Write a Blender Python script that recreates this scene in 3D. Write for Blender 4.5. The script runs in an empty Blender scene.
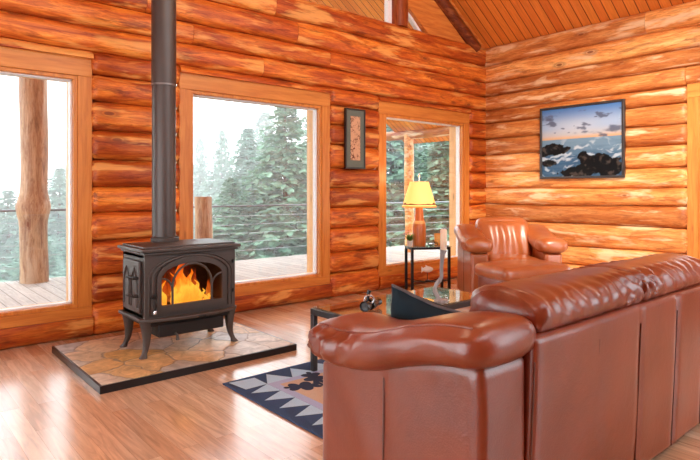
import bpy, bmesh, math, random
from mathutils import Vector, Matrix, noise
random.seed(7)
PI = math.pi
sc = bpy.context.scene
COL = sc.collection

# ------------------------------------------------------------------ view
F_PX, CX, CY, H = 563.0, 350.0, 190.5, 1.2
A = math.atan2(654, 563)
FW = Vector((math.cos(A), math.sin(A), 0)); RT = Vector((math.sin(A), -math.cos(A), 0))
def at(px, py, t):                      # a measured place: photo direction and distance along the view axis, in metres
    return FW*t + RT*((px-CX)/F_PX*t) + Vector((0, 0, H + (CY-py)/F_PX*t))
YW, XR = 4.925, 6.825                   # window wall, right wall
PITCH = 0.68; ZP = 3.26; XC = 3.04      # roof slope, plate height, ridge
def roof_z(x): return ZP + PITCH*(XR-x) if x >= XC else ZP + PITCH*(XR-XC) - PITCH*(XC-x)

# ------------------------------------------------------------------ helpers
def link(o, parent=None):
    COL.objects.link(o)
    if parent: o.parent = parent
    return o
def obj(name, bm, mats, parent=None, smooth=True, bevel=0, angle=35, sub=0):
    me = bpy.data.meshes.new(name)
    bmesh.ops.recalc_face_normals(bm, faces=bm.faces[:])
    bm.to_mesh(me); bm.free()
    for m in (mats if isinstance(mats, (list, tuple)) else [mats]): me.materials.append(m)
    o = bpy.data.objects.new(name, me); link(o, parent)
    if bevel:
        b = o.modifiers.new('bevel', 'BEVEL'); b.width = bevel; b.segments = 2; b.limit_method = 'ANGLE'; b.angle_limit = math.radians(40)
    if sub:
        s = o.modifiers.new('sub', 'SUBSURF'); s.levels = sub; s.render_levels = sub
    if smooth:
        me.polygons.foreach_set('use_smooth', [True]*len(me.polygons))
        try: me.set_sharp_from_angle(angle=math.radians(angle))
        except Exception: pass
    return o
def tag(o, label=None, cat=None, group=None, kind=None):
    if label: o['label'] = label
    if cat: o['category'] = cat
    if group: o['group'] = group
    if kind: o['kind'] = kind
    return o
def thing(name, label, cat, loc=(0,0,0), rz=0, group=None, kind=None):
    o = bpy.data.objects.new(name, None); link(o)
    o.location = loc; o.rotation_euler = (0, 0, rz); o.empty_display_size = .1
    return tag(o, label, cat, group, kind)
def struct(o): o['kind'] = 'structure'; return o
def dup(root, loc, rz=None, label=None, scale=None):
    r = root.copy(); link(r); r.location = loc
    if rz is not None: r.rotation_euler = (0, 0, rz)
    if label: r['label'] = label
    if scale: r.scale = scale
    for ch in list(root.children):
        c = ch.copy(); link(c, r)
        for g in ch.children:
            d = g.copy(); link(d, c)
    return r
BM = bmesh.new
def box(bm, x0, x1, y0, y1, z0, z1, M=None, mi=0):
    v = [bm.verts.new(Vector(p)) for p in ((x0,y0,z0),(x1,y0,z0),(x1,y1,z0),(x0,y1,z0),(x0,y0,z1),(x1,y0,z1),(x1,y1,z1),(x0,y1,z1))]
    if M:
        for w in v: w.co = M @ w.co
    for f in ((0,3,2,1),(4,5,6,7),(0,1,5,4),(1,2,6,5),(2,3,7,6),(3,0,4,7)):
        bm.faces.new([v[i] for i in f]).material_index = mi
    return bm
def loft(bm, rings, cap=True, mi=0):
    vr = [[bm.verts.new(p) for p in r] for r in rings]
    n = len(vr[0])
    for a, b in zip(vr, vr[1:]):
        for i in range(n):
            bm.faces.new((a[i], a[(i+1)%n], b[(i+1)%n], b[i])).material_index = mi
    if cap:
        bm.faces.new(vr[0][::-1]).material_index = mi; bm.faces.new(vr[-1]).material_index = mi
    return bm
def tube(bm, pts, r, n=10, mi=0):
    pts = [Vector(p) for p in pts]; rings = []
    rr = r if isinstance(r, (list, tuple)) else [r]*len(pts)
    up = None
    for i, p in enumerate(pts):
        t = (pts[min(i+1, len(pts)-1)] - pts[max(i-1, 0)]).normalized()
        if up is None:
            up = Vector((0,0,1)) if abs(t.z) < .9 else Vector((1,0,0))
        u = (up - t*up.dot(t)).normalized(); w = t.cross(u); up = u
        rings.append([p + (u*math.cos(2*PI*k/n) + w*math.sin(2*PI*k/n))*rr[i] for k in range(n)])
    return loft(bm, rings, mi=mi)
def lathe(bm, prof, n=24, c=(0,0,0), mi=0, cap=True):
    c = Vector(c)
    return loft(bm, [[c + Vector((r*math.cos(2*PI*k/n), r*math.sin(2*PI*k/n), z)) for k in range(n)] for r, z in prof], cap=cap, mi=mi)
def ring_se(c, a, b, n=2.5, N=20):      # superellipse loop round c spanned by half axes a, b
    out = []
    for k in range(N):
        t = 2*PI*k/N; ct, st = math.cos(t), math.sin(t)
        out.append(c + a*(math.copysign(abs(ct)**(2/n), ct)) + b*(math.copysign(abs(st)**(2/n), st)))
    return out
def prism(bm, pts, d, mi=0):            # polygon (list of Vector) pushed along d
    a = [bm.verts.new(p) for p in pts]; b = [bm.verts.new(p + d) for p in pts]
    n = len(pts)
    bm.faces.new(a).material_index = mi; bm.faces.new(b[::-1]).material_index = mi
    for i in range(n): bm.faces.new((a[i], b[i], b[(i+1)%n], a[(i+1)%n])).material_index = mi
    return bm
def rbox(bm, c, s, r, cuts=10, puff=(0,0,0), fn=None):  # soft rounded block; puff swells each face pair
    t = bmesh.new(); bmesh.ops.create_cube(t, size=2)
    bmesh.ops.subdivide_edges(t, edges=t.edges[:], cuts=cuts, use_grid_fill=True)
    h = Vector(s)/2; c = Vector(c)
    for v in t.verts:
        p = v.co.copy()
        q = Vector([p[i]*h[i] for i in range(3)])
        inn = Vector([max(-(h[i]-r), min(h[i]-r, q[i])) for i in range(3)])
        d = q - inn
        if d.length > 1e-9: q = inn + d.normalized()*r
        for i in range(3):
            j, k = (i+1)%3, (i+2)%3
            q[i] += puff[i]*p[i]*(1-p[j]**2)*(1-p[k]**2)
        q = c + q
        if fn: q = fn(q, p)
        v.co = q
    me = bpy.data.meshes.new('tmp'); t.to_mesh(me); t.free(); bm.from_mesh(me); bpy.data.meshes.remove(me)
    return bm
def nz(x, y=0, z=0): return noise.noise(Vector((x, y, z)))

# ------------------------------------------------------------------ materials
class NT:
    def __init__(s, name):
        s.m = bpy.data.materials.new(name); s.m.use_nodes = True
        s.t = s.m.node_tree; s.t.nodes.clear()
    def n(s, kind, props=None, **inp):
        nd = s.t.nodes.new(kind)
        for k, v in (props or {}).items(): setattr(nd, k, v)
        for k, v in inp.items(): s.set(nd, k, v)
        return nd
    def set(s, nd, k, v):
        k = k.replace('_', ' ')
        if k.startswith('i ') and k[2:].isdigit(): sock = nd.inputs[int(k[2:])]
        else: sock = nd.inputs[k]
        if hasattr(v, 'outputs'): v = v.outputs[0]
        if isinstance(v, bpy.types.NodeSocket): s.t.links.new(v, sock)
        else:
            if sock.type == 'RGBA' and len(v) == 3: v = (*v, 1)
            sock.default_value = v
    def math(s, op, a, b=0.0, c=0.0, clamp=False):
        nd = s.n('ShaderNodeMath', {'operation': op, 'use_clamp': clamp})
        s.set(nd, 'i_0', a); s.set(nd, 'i_1', b); s.set(nd, 'i_2', c); return nd
    def mix(s, f, a, b, mode='MIX'):
        nd = s.n('ShaderNodeMix', {'data_type': 'RGBA', 'blend_type': mode})
        s.set(nd, 'i_0', f); s.set(nd, 'i_6', a); s.set(nd, 'i_7', b); return nd.outputs[2]
    def ramp(s, f, stops, interp='LINEAR'):
        nd = s.n('ShaderNodeValToRGB'); s.set(nd, 'Fac', f); cr = nd.color_ramp; cr.interpolation = interp
        while len(cr.elements) < len(stops): cr.elements.new(.5)
        for e, (p, c) in zip(cr.elements, stops):
            e.position = p; e.color = (*c, 1) if len(c) == 3 else c
        return nd
    def coord(s, scale=(1,1,1), rot=(0,0,0), loc=(0,0,0), out='Object'):
        tc = s.n('ShaderNodeTexCoord')
        return s.n('ShaderNodeMapping', None, Vector=tc.outputs[out], Scale=scale, Rotation=rot, Location=loc)
    def noise(s, vec, scale=5., detail=4., rough=.55, dist=0.):
        return s.n('ShaderNodeTexNoise', None, Vector=vec, Scale=scale, Detail=detail, Roughness=rough, Distortion=dist)
    def bump(s, h, strength=.3, dist=.02):
        return s.n('ShaderNodeBump', None, Height=h, Strength=strength, Distance=dist)
    def out(s, sh):
        o = s.n('ShaderNodeOutputMaterial'); s.t.links.new(sh.outputs[0], o.inputs['Surface']); return s.m
    def bsdf(s, col, rough=.5, spec=.5, metal=0., normal=None, **kw):
        nd = s.n('ShaderNodeBsdfPrincipled'); s.set(nd, 'Base_Color', col); s.set(nd, 'Roughness', rough)
        s.set(nd, 'Specular_IOR_Level', spec); s.set(nd, 'Metallic', metal)
        if normal: s.set(nd, 'Normal', normal)
        for k, v in kw.items(): s.set(nd, k, v)
        return s.out(nd)
def plain(name, col, rough=.5, spec=.5, metal=0., var=.12, scale=25., bump=0., **kw):
    t = NT(name); n = t.noise(t.coord(), scale, 3)
    c = t.mix(n.outputs[0], tuple(x*(1-var) for x in col), tuple(min(1, x*(1+var)) for x in col))
    b = t.bump(n.outputs[0], bump, .005) if bump else None
    return t.bsdf(c, rough, spec, metal, b, **kw)
def log_mat(name, axis, cols, stain=(.20,.035,.010), pale=(.88,.44,.12)):
    t = NT(name)
    al, ac = (1.0, 9.0)
    sx = (al, ac, ac) if axis == 'x' else (ac, al, ac) if axis == 'y' else (ac, ac, al)
    tone = t.n('ShaderNodeAttribute', {'attribute_name': 'tone'})
    off = t.n('ShaderNodeCombineXYZ', None, X=t.math('MULTIPLY', tone.outputs['Fac'], 37.), Y=t.math('MULTIPLY', tone.outputs['Fac'], 11.), Z=t.math('MULTIPLY', tone.outputs['Fac'], 23.))
    mp = t.coord(sx)
    v = t.n('ShaderNodeVectorMath', {'operation': 'ADD'}); t.set(v, 'i_0', mp); t.set(v, 'i_1', off)
    grain = t.noise(v, 1.6, 8, .62, .6)
    base = t.ramp(grain.outputs[0], [(.28, cols[0]), (.45, cols[1]), (.6, cols[2]), (.78, cols[3])])
    tw = t.ramp(tone.outputs['Fac'], [(0, (.62,.50,.42)), (.35, (.92,.86,.8)), (.7, (1.05,1.05,1.0)), (1, (1.22,1.35,1.35))])
    c = t.mix(1., base.outputs[0], tw.outputs[0], 'MULTIPLY')
    mp2 = t.coord(tuple(x**.82 for x in sx)); v2 = t.n('ShaderNodeVectorMath', {'operation': 'ADD'}); t.set(v2, 'i_0', mp2); t.set(v2, 'i_1', off)
    bl = t.noise(v2, 2.1, 5, .6, .8)
    c = t.mix(t.ramp(bl.outputs[0], [(.56, (0,0,0)), (.66, (.75,.75,.75))]).outputs[0], c, stain)
    fi = t.noise(v, 5.5, 8, .7, 1.2); c = t.mix(1., c, t.ramp(fi.outputs[0], [(.32, (.58,.46,.40)), (.5, (1,1,1)), (.7, (1.18,1.3,1.4))]).outputs[0], 'MULTIPLY')
    bl2 = t.noise(v2, 1.5, 4, .6, .3); 
    c = t.mix(t.ramp(bl2.outputs['Color'], [(.53, (0,0,0)), (.60, (.7,.7,.7))]).outputs[0], c, pale)
    kmap = t.coord(tuple(1.7 if x == al else 4.2 for x in sx)); v3 = t.n('ShaderNodeVectorMath', {'operation': 'ADD'}); t.set(v3, 'i_0', kmap); t.set(v3, 'i_1', off)
    vo = t.n('ShaderNodeTexVoronoi', None, Vector=v3, Scale=1.0)
    kn = t.ramp(vo.outputs['Distance'], [(.0, (.9,.9,.9)), (.06, (.85,.85,.85)), (.085, (.2,.2,.2)), (.11, (.5,.5,.5)), (.2, (0,0,0))])
    c = t.mix(kn.outputs[0], c, (.20,.05,.015))
    hgt = t.math('ADD', grain.outputs[0], t.math('MULTIPLY', bl.outputs[0], .8))
    return t.bsdf(c, .42, .35, 0, t.bump(hgt, .35, .02))
def board_mat(name, axis, cols, rough=.4, spec=.4, sc_=1.):
    t = NT(name); al, ac = 1.3*sc_, 16.*sc_
    sx = (al, ac, ac) if axis == 'x' else (ac, al, ac) if axis == 'y' else (ac, ac, al)
    g = t.noise(t.coord(sx), 1.5, 7, .6, .5)
    c = t.ramp(g.outputs[0], [(.3, cols[0]), (.5, cols[1]), (.72, cols[2])])
    vo = t.n('ShaderNodeTexVoronoi', None, Vector=t.coord(tuple(1.4 if x == al else 5. for x in sx)), Scale=1.)
    kn = t.ramp(vo.outputs['Distance'], [(.05, (.75,.75,.75)), (.1, (0,0,0))])
    return t.bsdf(t.mix(kn.outputs[0], c.outputs[0], tuple(x*.4 for x in cols[0])), rough, spec, 0, t.bump(g.outputs[0], .08, .01))
def plank_mat(name, cols, width, length, rot, mortar, mortar_col, rough, spec, grain_mul=(.75,1.15), coat=0.):
    t = NT(name)
    mp = t.coord((1,1,1), (0,0,rot))
    br = t.n('ShaderNodeTexBrick', {'offset': .37, 'squash': 1.0}, Vector=mp, Color1=(0,0,0), Color2=(1,1,1), Mortar=(.5,.5,.5), Scale=1., Mortar_Size=mortar, Mortar_Smooth=.2, Bias=0., Brick_Width=length, Row_Height=width)
    cr = t.ramp(br.outputs['Color'], [(i/(len(cols)-1), c) for i, c in enumerate(cols)])
    gv = t.n('ShaderNodeVectorMath', {'operation': 'MULTIPLY_ADD'}); t.set(gv, 'i_0', br.outputs['Color']); t.set(gv, 'i_1', (9.,5.,3.)); 
    mp2 = t.coord((1.6,20.,20.)); mp2.inputs['Rotation'].default_value = (0,0,0)
    t.t.links.new(mp.outputs[0], mp2.inputs['Vector']); t.set(gv, 'i_2', mp2)
    g = t.noise(gv, 1.7, 7, .62, 1.2)
    c = t.mix(1., cr.outputs[0], t.ramp(g.outputs[0], [(.3, (grain_mul[0],)*3), (.7, (grain_mul[1],)*3)]).outputs[0], 'MULTIPLY')
    c = t.mix(br.outputs['Fac'], c, mortar_col)
    b = t.bump(t.math('SUBTRACT', t.math('MULTIPLY', g.outputs[0], .15), br.outputs['Fac']), .25, .004)
    return t.bsdf(c, rough, spec, 0, b, Coat_Weight=coat, Coat_Roughness=.16)
def glass_mat(name, tint=(1,1,1), refl=1.):
    t = NT(name)
    tr = t.n('ShaderNodeBsdfTransparent', None, Color=tint); gl = t.n('ShaderNodeBsdfGlossy', None, Roughness=.01)
    lw = t.n('ShaderNodeLayerWeight', None, Blend=.5)
    fr = t.math('MULTIPLY_ADD', t.math('POWER', lw.outputs['Facing'], 5.), .88, .075)
    mx = t.n('ShaderNodeMixShader'); t.set(mx, 'i_0', t.math('MULTIPLY', fr, refl, clamp=True)); t.set(mx, 'i_1', tr); t.set(mx, 'i_2', gl)
    return t.out(mx)
def emit(name, col, s, base=None):
    t = NT(name)
    return t.bsdf(base or col, .6, .2, Emission_Color=col, Emission_Strength=s)
def leather(name, c0, c1, rough=.36):
    t = NT(name); mp = t.coord()
    a = t.noise(mp, 3.2, 5, .6); f = t.n('ShaderNodeTexVoronoi', None, Vector=mp, Scale=160.); w = t.noise(mp, 14., 4, .6, .8)
    c = t.ramp(a.outputs[0], [(.3, c0), (.7, c1)])
    h = t.math('ADD', t.math('MULTIPLY', f.outputs['Distance'], .12), t.math('MULTIPLY', w.outputs[0], .6))
    r = t.math('ADD', t.math('MULTIPLY', a.outputs[0], .2), rough-.1)
    return t.bsdf(c.outputs[0], r, .8, 0, t.bump(h, .28, .012), Coat_Weight=.4, Coat_Roughness=.3)

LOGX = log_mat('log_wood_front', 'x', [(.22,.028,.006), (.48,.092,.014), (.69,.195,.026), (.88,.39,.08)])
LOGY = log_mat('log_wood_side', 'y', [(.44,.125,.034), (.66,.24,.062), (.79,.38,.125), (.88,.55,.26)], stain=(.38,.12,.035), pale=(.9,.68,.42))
LOGZ = log_mat('log_wood_post', 'z', [(.20,.10,.06), (.36,.19,.11), (.48,.28,.16), (.58,.38,.25)], stain=(.22,.11,.06), pale=(.6,.42,.28))
TRIMX = board_mat('casing_fir_level', 'x', [(.47,.14,.024), (.61,.215,.038), (.70,.29,.062)])
TRIMZ = board_mat('casing_fir_upright', 'z', [(.47,.14,.024), (.61,.215,.038), (.70,.29,.062)])
TRIMP = board_mat('casing_pale_upright', 'z', [(.66,.33,.12), (.76,.43,.17), (.84,.52,.24)])
GABLE = board_mat('gable_board', 'x', [(.42,.11,.025), (.6,.2,.04), (.7,.3,.07)])
CEIL = plank_mat('ceiling_planks', [(.62,.16,.026), (.78,.27,.045), (.70,.20,.034), (.84,.33,.06)], .115, 14., 0, .006, (.16,.035,.01), .42, .35, (.82,1.12))
FLOOR = plank_mat('oak_floor', [(.50,.25,.12), (.72,.50,.33), (.58,.35,.20), (.78,.60,.43), (.54,.29,.15)], .092, 1.05, PI/2, .0007, (.30,.15,.07), .24, .5, (.66,1.2), coat=.7)
DECK = plank_mat('deck_boards', [(.40,.34,.30), (.52,.46,.41), (.46,.40,.36)], .14, 4., PI/2, .006, (.2,.17,.15), .7, .3)
VINYL = plain('white_vinyl', (.85,.84,.83), .4, .4)
PANE = glass_mat('window_glass')
IRON = plain('stove_iron', (.070,.057,.051), .48, .55, .3, .15, 60, .06)
IRON_D = plain('stove_iron_dark', (.018,.015,.014), .6, .4, .2, .15, 60)
PIPE = plain('stove_pipe_steel', (.085,.070,.064), .42, .5, .5, .1, 8)
CHROME = plain('chrome', (.75,.75,.76), .18, .5, 1., .05)
STEEL = plain('dark_steel', (.060,.066,.074), .36, .55, .6, .12, 30)
STEEL_B = plain('black_steel', (.016,.016,.018), .4, .5, .4, .15, 30)
LEA = leather('brown_leather', (.145,.023,.009), (.25,.050,.018), .33)
LEA_D = leather('seam_leather', (.075,.015,.007), (.12,.025,.010), .5)
LEA_LIT = leather('lit_leather', (.33,.080,.021), (.48,.145,.040), .32)  # same leather as the sofa, lamp light put into a lighter colour
VELVET = plain('dark_teal_velvet', (.006,.019,.030), .8, .2, 0, .35, 12, Sheen_Weight=.04, Sheen_Roughness=.4)
PIPING = plain('grey_piping', (.085,.075,.08), .6, .3, 0, .3, 80)

# ------------------------------------------------------------------ log walls
SEAM = [0, .27, .50, .783, 1.013, 1.231, 1.461, 1.71, 1.943, 2.16, 2.35, 2.555, 2.755, 3.0, 3.26]
def seam(w, k, a):
    if k == 0 or k == len(SEAM)-1: return SEAM[k]
    return SEAM[k] + .016*nz(a*.9 + w*17.3, k*5.1, w) + .007*nz(a*3.1, k*3.3, w+2)
def add_log(bm, w, k, a0, a1, lo=None, hi=None, r0=False, r1=False, tone=None):
    ly = bm.verts.layers.float['tone']
    tone = random.random() if tone is None else tone
    n = max(3, int((a1-a0)/.07)); N = 22; ss = [a0 + (a1-a0)*i/n for i in range(n+1)]
    if r0: ss = [a0, a0+.008, a0+.025, a0+.05] + [s for s in ss if s > a0+.07]
    if r1: ss = [s for s in ss if s < a1-.07] + [a1-.05, a1-.025, a1-.008, a1]
    rings = []
    for a in ss:
        z0, z1 = seam(w, k, a), seam(w, k+1, a); zc, hz = (z0+z1)/2, (z1-z0)/2*1.03
        e = 1.
        if r0: d = (a-a0)/.06; e = min(e, math.sqrt(max(0.05, 1-(1-min(1, d))**2)))
        if r1: d = (a1-a)/.06; e = min(e, math.sqrt(max(0.05, 1-(1-min(1, d))**2)))
        hd = (.132 + .012*nz(a*1.3, k*7.7, w*3))*(.55+.45*e); hz *= (.72+.28*e)
        rg = []
        for j in range(N):
            th = 2*PI*j/N; c, s = math.cos(th), math.sin(th); q = 2/3.1
            dd = math.copysign(abs(c)**q, c)*hd + .006*nz(a*4, j*.8, k+w*9)
            zz = zc + math.copysign(abs(s)**q, s)*hz
            if lo is not None: zz = max(zz, lo)
            if hi is not None: zz = min(zz, hi)
            rg.append(Vector((a, YW+.065-dd, zz)) if w == 0 else Vector((XR+.065-dd, a, zz)))
        rings.append(rg)
    nv = len(bm.verts); loft(bm, rings); bm.verts.ensure_lookup_table()
    for i in range(nv, len(bm.verts)): bm.verts[i][ly] = tone
def course(bm, w, k, a0, a1, lo=None, hi=None, r0=False, r1=False):
    if a1-a0 > 4.2:                     # long runs are two or three logs butted end to end
        m = a0 + (a1-a0)*random.uniform(.3, .7)
        course(bm, w, k, a0, m-.002, lo, hi, r0, False); course(bm, w, k, m+.002, a1, lo, hi, False, r1)
    else: add_log(bm, w, k, a0, a1, lo, hi, r0, r1)
def log_wall(name, w, a0, a1, holes, mat):
    bm = BM(); bm.verts.layers.float.new('tone')
    for k in range(len(SEAM)-1):
        s0, s1 = SEAM[k], SEAM[k+1]
        if not holes: course(bm, w, k, a0, a1); continue
        hz0, hz1 = holes[0][2], holes[0][3]
        if s1 <= hz0 or s0 >= hz1: course(bm, w, k, a0, a1); continue
        x = a0
        for i, (h0, h1, _, _) in enumerate(holes):
            course(bm, w, k, x, h0+.01, None, None, i > 0, True); x = h1-.01
            if s0 < hz0: course(bm, w, k, h0, h1, None, hz0+.004)
            if s1 > hz1: course(bm, w, k, h0, h1, hz1-.004, None)
        course(bm, w, k, x, a1, None, None, True, False)
    return struct(obj(name, bm, mat, angle=55))
W = [(-.345, 1.415), (2.166, 3.922), (4.668, 6.427)]
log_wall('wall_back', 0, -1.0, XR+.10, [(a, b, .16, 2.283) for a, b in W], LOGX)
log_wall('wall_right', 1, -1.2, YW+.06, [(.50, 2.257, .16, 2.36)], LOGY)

# ------------------------------------------------------------------ windows
def window(name, a0, a1, z0, z1, wall, tz=.182, tb=.12, ts=.14, mats=(TRIMX, TRIMZ)):
    t = bpy.data.objects.new(name, None); link(t); struct(t)
    if wall == 0: t.location = (a0, YW, 0)
    else: t.location = (XR, a1, 0); t.rotation_euler = (0, 0, -PI/2)
    L = a1-a0; y0, y1 = -.030, .03      # the local y axis runs out through the wall
    obj('head_casing', box(BM(), 0, L, y0, y1, z1-tz+.03, z1), mats[0], t, bevel=.004)
    obj('sill_casing', box(BM(), 0, L, y0, y1, z0, z0+tb-.03), mats[0], t, bevel=.004)
    for x0, x1 in ((0, ts-.03), (L-ts+.03, L)):
        obj('side_casing', box(BM(), x0, x1, y0+.001, y1, z0+tb-.03, z1-tz+.03), mats[1], t, bevel=.003)
    b = BM(); i0 = ts-.03; zz0, zz1 = z0+tb-.03, z1-tz+.03
    for x0, x1, q0, q1 in ((i0, L-i0, zz0, zz0+.03), (i0, L-i0, zz1-.03, zz1), (i0, i0+.03, zz0+.03, zz1-.03), (L-i0-.03, L-i0, zz0+.03, zz1-.03)):
        box(b, x0, x1, -.018, y1, q0, q1)
    obj('stop_moulding', b, mats[1], t, bevel=.003)
    b = BM(); i1 = i0+.022; f0, f1 = zz0+.022, zz1-.022
    for x0, x1, q0, q1 in ((i1, L-i1, f0, f0+.02), (i1, L-i1, f1-.02, f1), (i1, i1+.02, f0, f1), (L-i1-.02, L-i1, f0, f1)):
        box(b, x0, x1, .03, .09, q0, q1)
    obj('vinyl_frame', b, VINYL, t, bevel=.003)
    obj('pane', box(BM(), i1+.015, L-i1-.015, .058, .064, f0+.015, f1-.015), PANE, t, smooth=False)
    b = BM()
    for x0, x1, q0, q1 in ((i1-.06, L-i1+.06, f0-.03, f0+.002), (i1-.06, L-i1+.06, f1-.002, f1+.03), (i1-.06, i1+.004, f0, f1), (L-i1-.004, L-i1+.06, f0, f1)):
        box(b, x0, x1, .09, .22, q0, q1)
    obj('jamb', b, TRIMP, t)
    return t
for i, (a, b) in enumerate(W): window('window_%d' % (i+1), a, b, .16, 2.283, 0)
window('window_4', .50, 2.257, .16, 2.36, 1, mats=(TRIMX, TRIMZ))

# gable: glazing between the plate log, a log post and sloping boards
g = bpy.data.objects.new('window_5', None); link(g); struct(g)
def gz(x): return 3.27 + PITCH*(5.59-abs(x-XC)-XC)           # lower edge of the sloping board
def gpoly(xs, inset=0): return None
b = BM()
for s in (1, -1):
    X = lambda x: XC + s*(x-XC)
    P = [Vector((X(6.9), YW-.02, ZP-.02)), Vector((X(5.59), YW-.02, ZP-.02)), Vector((X(XC), YW-.02, gz(XC))), Vector((X(XC), YW-.02, roof_z(XC)+.02))]
    prism(b, P if s == 1 else P[::-1], Vector((0, .14, 0)))
obj('gable_board', b, GABLE, g, smooth=False)
b = BM()
for s in (1, -1):
    xs = sorted((XC+s*(4.95-XC), XC+s*(5.172-XC)))
    loft(b, [ring_se(Vector(((xs[0]+xs[1])/2, YW+.02, z)), Vector(((xs[1]-xs[0])/2, 0, 0)), Vector((0, .11, 0)), 2.6, 16) for z in (ZP-.02, 3.5, 3.8, gz(5.0)+.3)])
obj('gable_post', b, log_mat('log_wood_gable', 'z', [(.18,.03,.01), (.36,.08,.016), (.5,.13,.025), (.6,.2,.04)]), g)
def frame_strip(bm, pts, wd, y0, y1):   # white frame just inside a closed polygon in the gable plane
    n = len(pts); c = sum(pts, Vector((0,0,0)))/n
    inn = []
    for i in range(n):
        p0, p1, p2 = pts[i-1], pts[i], pts[(i+1)%n]
        d1 = (p1-p0).normalized(); d2 = (p2-p1).normalized(); n1 = Vector((-d1.z, 0, d1.x)); n2 = Vector((-d2.z, 0, d2.x))
        if n1.dot(c-p1) < 0: n1 = -n1
        if n2.dot(c-p1) < 0: n2 = -n2
        m = (n1+n2); m = m/max(.15, m.dot(n1)); inn.append(p1+m*wd)
    for i in range(n):
        j = (i+1)%n
        q = [pts[i], pts[j], inn[j], inn[i]]
        prism(bm, [Vector((v.x, y0, v.z)) for v in q], Vector((0, y1-y0, 0)))
    return inn
bf, bp = BM(), BM()
for s in (1, -1):
    X = lambda x: XC + s*(x-XC)
    P = [Vector((X(5.172), 0, 3.20)), Vector((X(5.58), 0, 3.20)), Vector((X(5.172), 0, gz(5.172)))]
    inn = frame_strip(bf, P, .035, YW+.03, YW+.09)
    prism(bp, [Vector((v.x, YW+.055, v.z)) for v in inn], Vector((0, .006, 0)))
P = [Vector((XC-1.91, 0, 3.20)), Vector((XC+1.91, 0, 3.20)), Vector((XC+1.91, 0, gz(XC+1.91))), Vector((XC, 0, gz(XC))), Vector((XC-1.91, 0, gz(XC+1.91)))]
inn = frame_strip(bf, P, .07, YW+.03, YW+.09)
prism(bp, [Vector((v.x, YW+.055, v.z)) for v in inn], Vector((0, .006, 0)))
obj('vinyl_frame', bf, VINYL, g, smooth=False); obj('pane', bp, PANE, g, smooth=False)

# ------------------------------------------------------------------ ceiling, rafters, floor
YS, YE = -1.6, 8.05
LEFT_BAYS = [(.1, 2.0, .2, 2.4), (2.15, 4.0, .2, 2.4)]; FRONT_BAYS = [(3.1, 5.1, .3, 2.5)]  # openings invented in the unseen walls to admit daylight
for s, nm in ((1, 'ceiling'), (-1, 'ceiling_left')):
    L = 6.55; ang = math.atan(PITCH)    # a slab in its own plane: x runs up the slope
    o = struct(obj(nm, box(BM(), 0, L, YS, YE, 0, .14), CEIL, smooth=False))
    xe = XC + s*(L*math.cos(ang)); ze = roof_z(XC) - L*math.sin(ang)
    o.location = (xe, 0, ze)
    if s == 1: o.rotation_euler = (0, ang, 0); o.scale = (-1, 1, 1)
    else: o.rotation_euler = (0, -ang, 0)
rd = BM(); rd.verts.layers.float.new('tone')
RAFT = log_mat('log_wood_rafter', 'x', [(.10,.02,.008), (.20,.045,.012), (.28,.07,.018), (.36,.11,.03)], stain=(.08,.015,.006), pale=(.32,.09,.025))
for s in (1, -1):
    p0 = Vector((XC+s*(6.58-XC), YW-.02, roof_z(6.58)-.214)); p1 = Vector((XC, YW-.02, roof_z(XC)-.214))
    d = (p1-p0).normalized(); u = Vector((0,1,0)); w = d.cross(u)
    off = Vector((0,0,0))
    rings = []
    for i in range(40):
        p = p0 + (p1-p0)*(i/39); r = .092 + .010*nz(i*.35, s*3)
        rings.append([p + (u*math.cos(2*PI*k/16) + w*math.sin(2*PI*k/16))*(r + .004*nz(i*.7, k)) for k in range(16)])
    loft(rd, rings)
struct(obj('rafter_beam', rd, RAFT))
ROOMW = plank_mat('room_boards', [(.5,.16,.035), (.62,.23,.05), (.56,.19,.04)], .22, 5., 0, .006, (.16,.04,.01), .5, .3)
def open_wall(name, mk, L0, L1, ztop, holes):   # plain boarded wall pieces round unglazed bays sized for the daylight they let in
    b = BM(); x = L0
    for h0, h1, z0, z1 in holes:
        mk(b, x, h0, 0, ztop); mk(b, h0, h1, 0, z0); mk(b, h0, h1, z1, ztop); x = h1
    mk(b, x, L1, 0, ztop); return struct(obj(name, b, ROOMW, smooth=False))
open_wall('wall_left', lambda b, a0, a1, z0, z1: box(b, -1.06, -.92, a0, a1, z0, z1), -1.4, YW, 3.2, LEFT_BAYS)
open_wall('wall_front', lambda b, a0, a1, z0, z1: box(b, a0, a1, -1.42, -1.28, z0, z1), -1.0, XR+.1, 3.2, FRONT_BAYS)
fb = BM(); box(fb, -1.0, XR+.1, YS, YW+.1, -.12, 0); struct(obj('floor', fb, FLOOR, smooth=False))

# ------------------------------------------------------------------ outside: deck, rail, posts, eave beam, ground, trees
db = BM(); box(db, -9, 13, YW+.2, 8.7, -.14, -.02); struct(obj('deck_floor', db, DECK, smooth=False))
def log_post(x, y, r, z0, z1, name, label, mat=LOGZ, knob=None):
    b = BM(); b.verts.layers.float.new('tone'); rings = []
    n = int((z1-z0)/.09)
    for i in range(n+1):
        z = z0 + (z1-z0)*i/n; rr = r*(1 + .05*nz(z*1.7, x))
        if knob: rr *= 1 + .28*math.exp(-((z-knob)/.13)**2)
        rings.append([Vector((x + rr*(1+.05*nz(k*.9, z*2, x))*math.cos(2*PI*k/18) + .03*nz(z, 4, x), y + rr*math.sin(2*PI*k/18), z)) for k in range(18)])
    loft(b, rings); ly = b.verts.layers.float['tone']
    for v in b.verts: v[ly] = .75
    o = obj(name, b, mat); return tag(o, label, 'post')
log_post(1.70, 8.45, .168, -.02, 5.1, 'deck_post', 'tall peeled log post on the deck outside the left window, knotted at rail height', knob=.98)
log_post(4.14, 8.45, .14, -.02, 1.10, 'deck_post', 'short wooden rail post standing just above the stove in the middle window')
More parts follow.
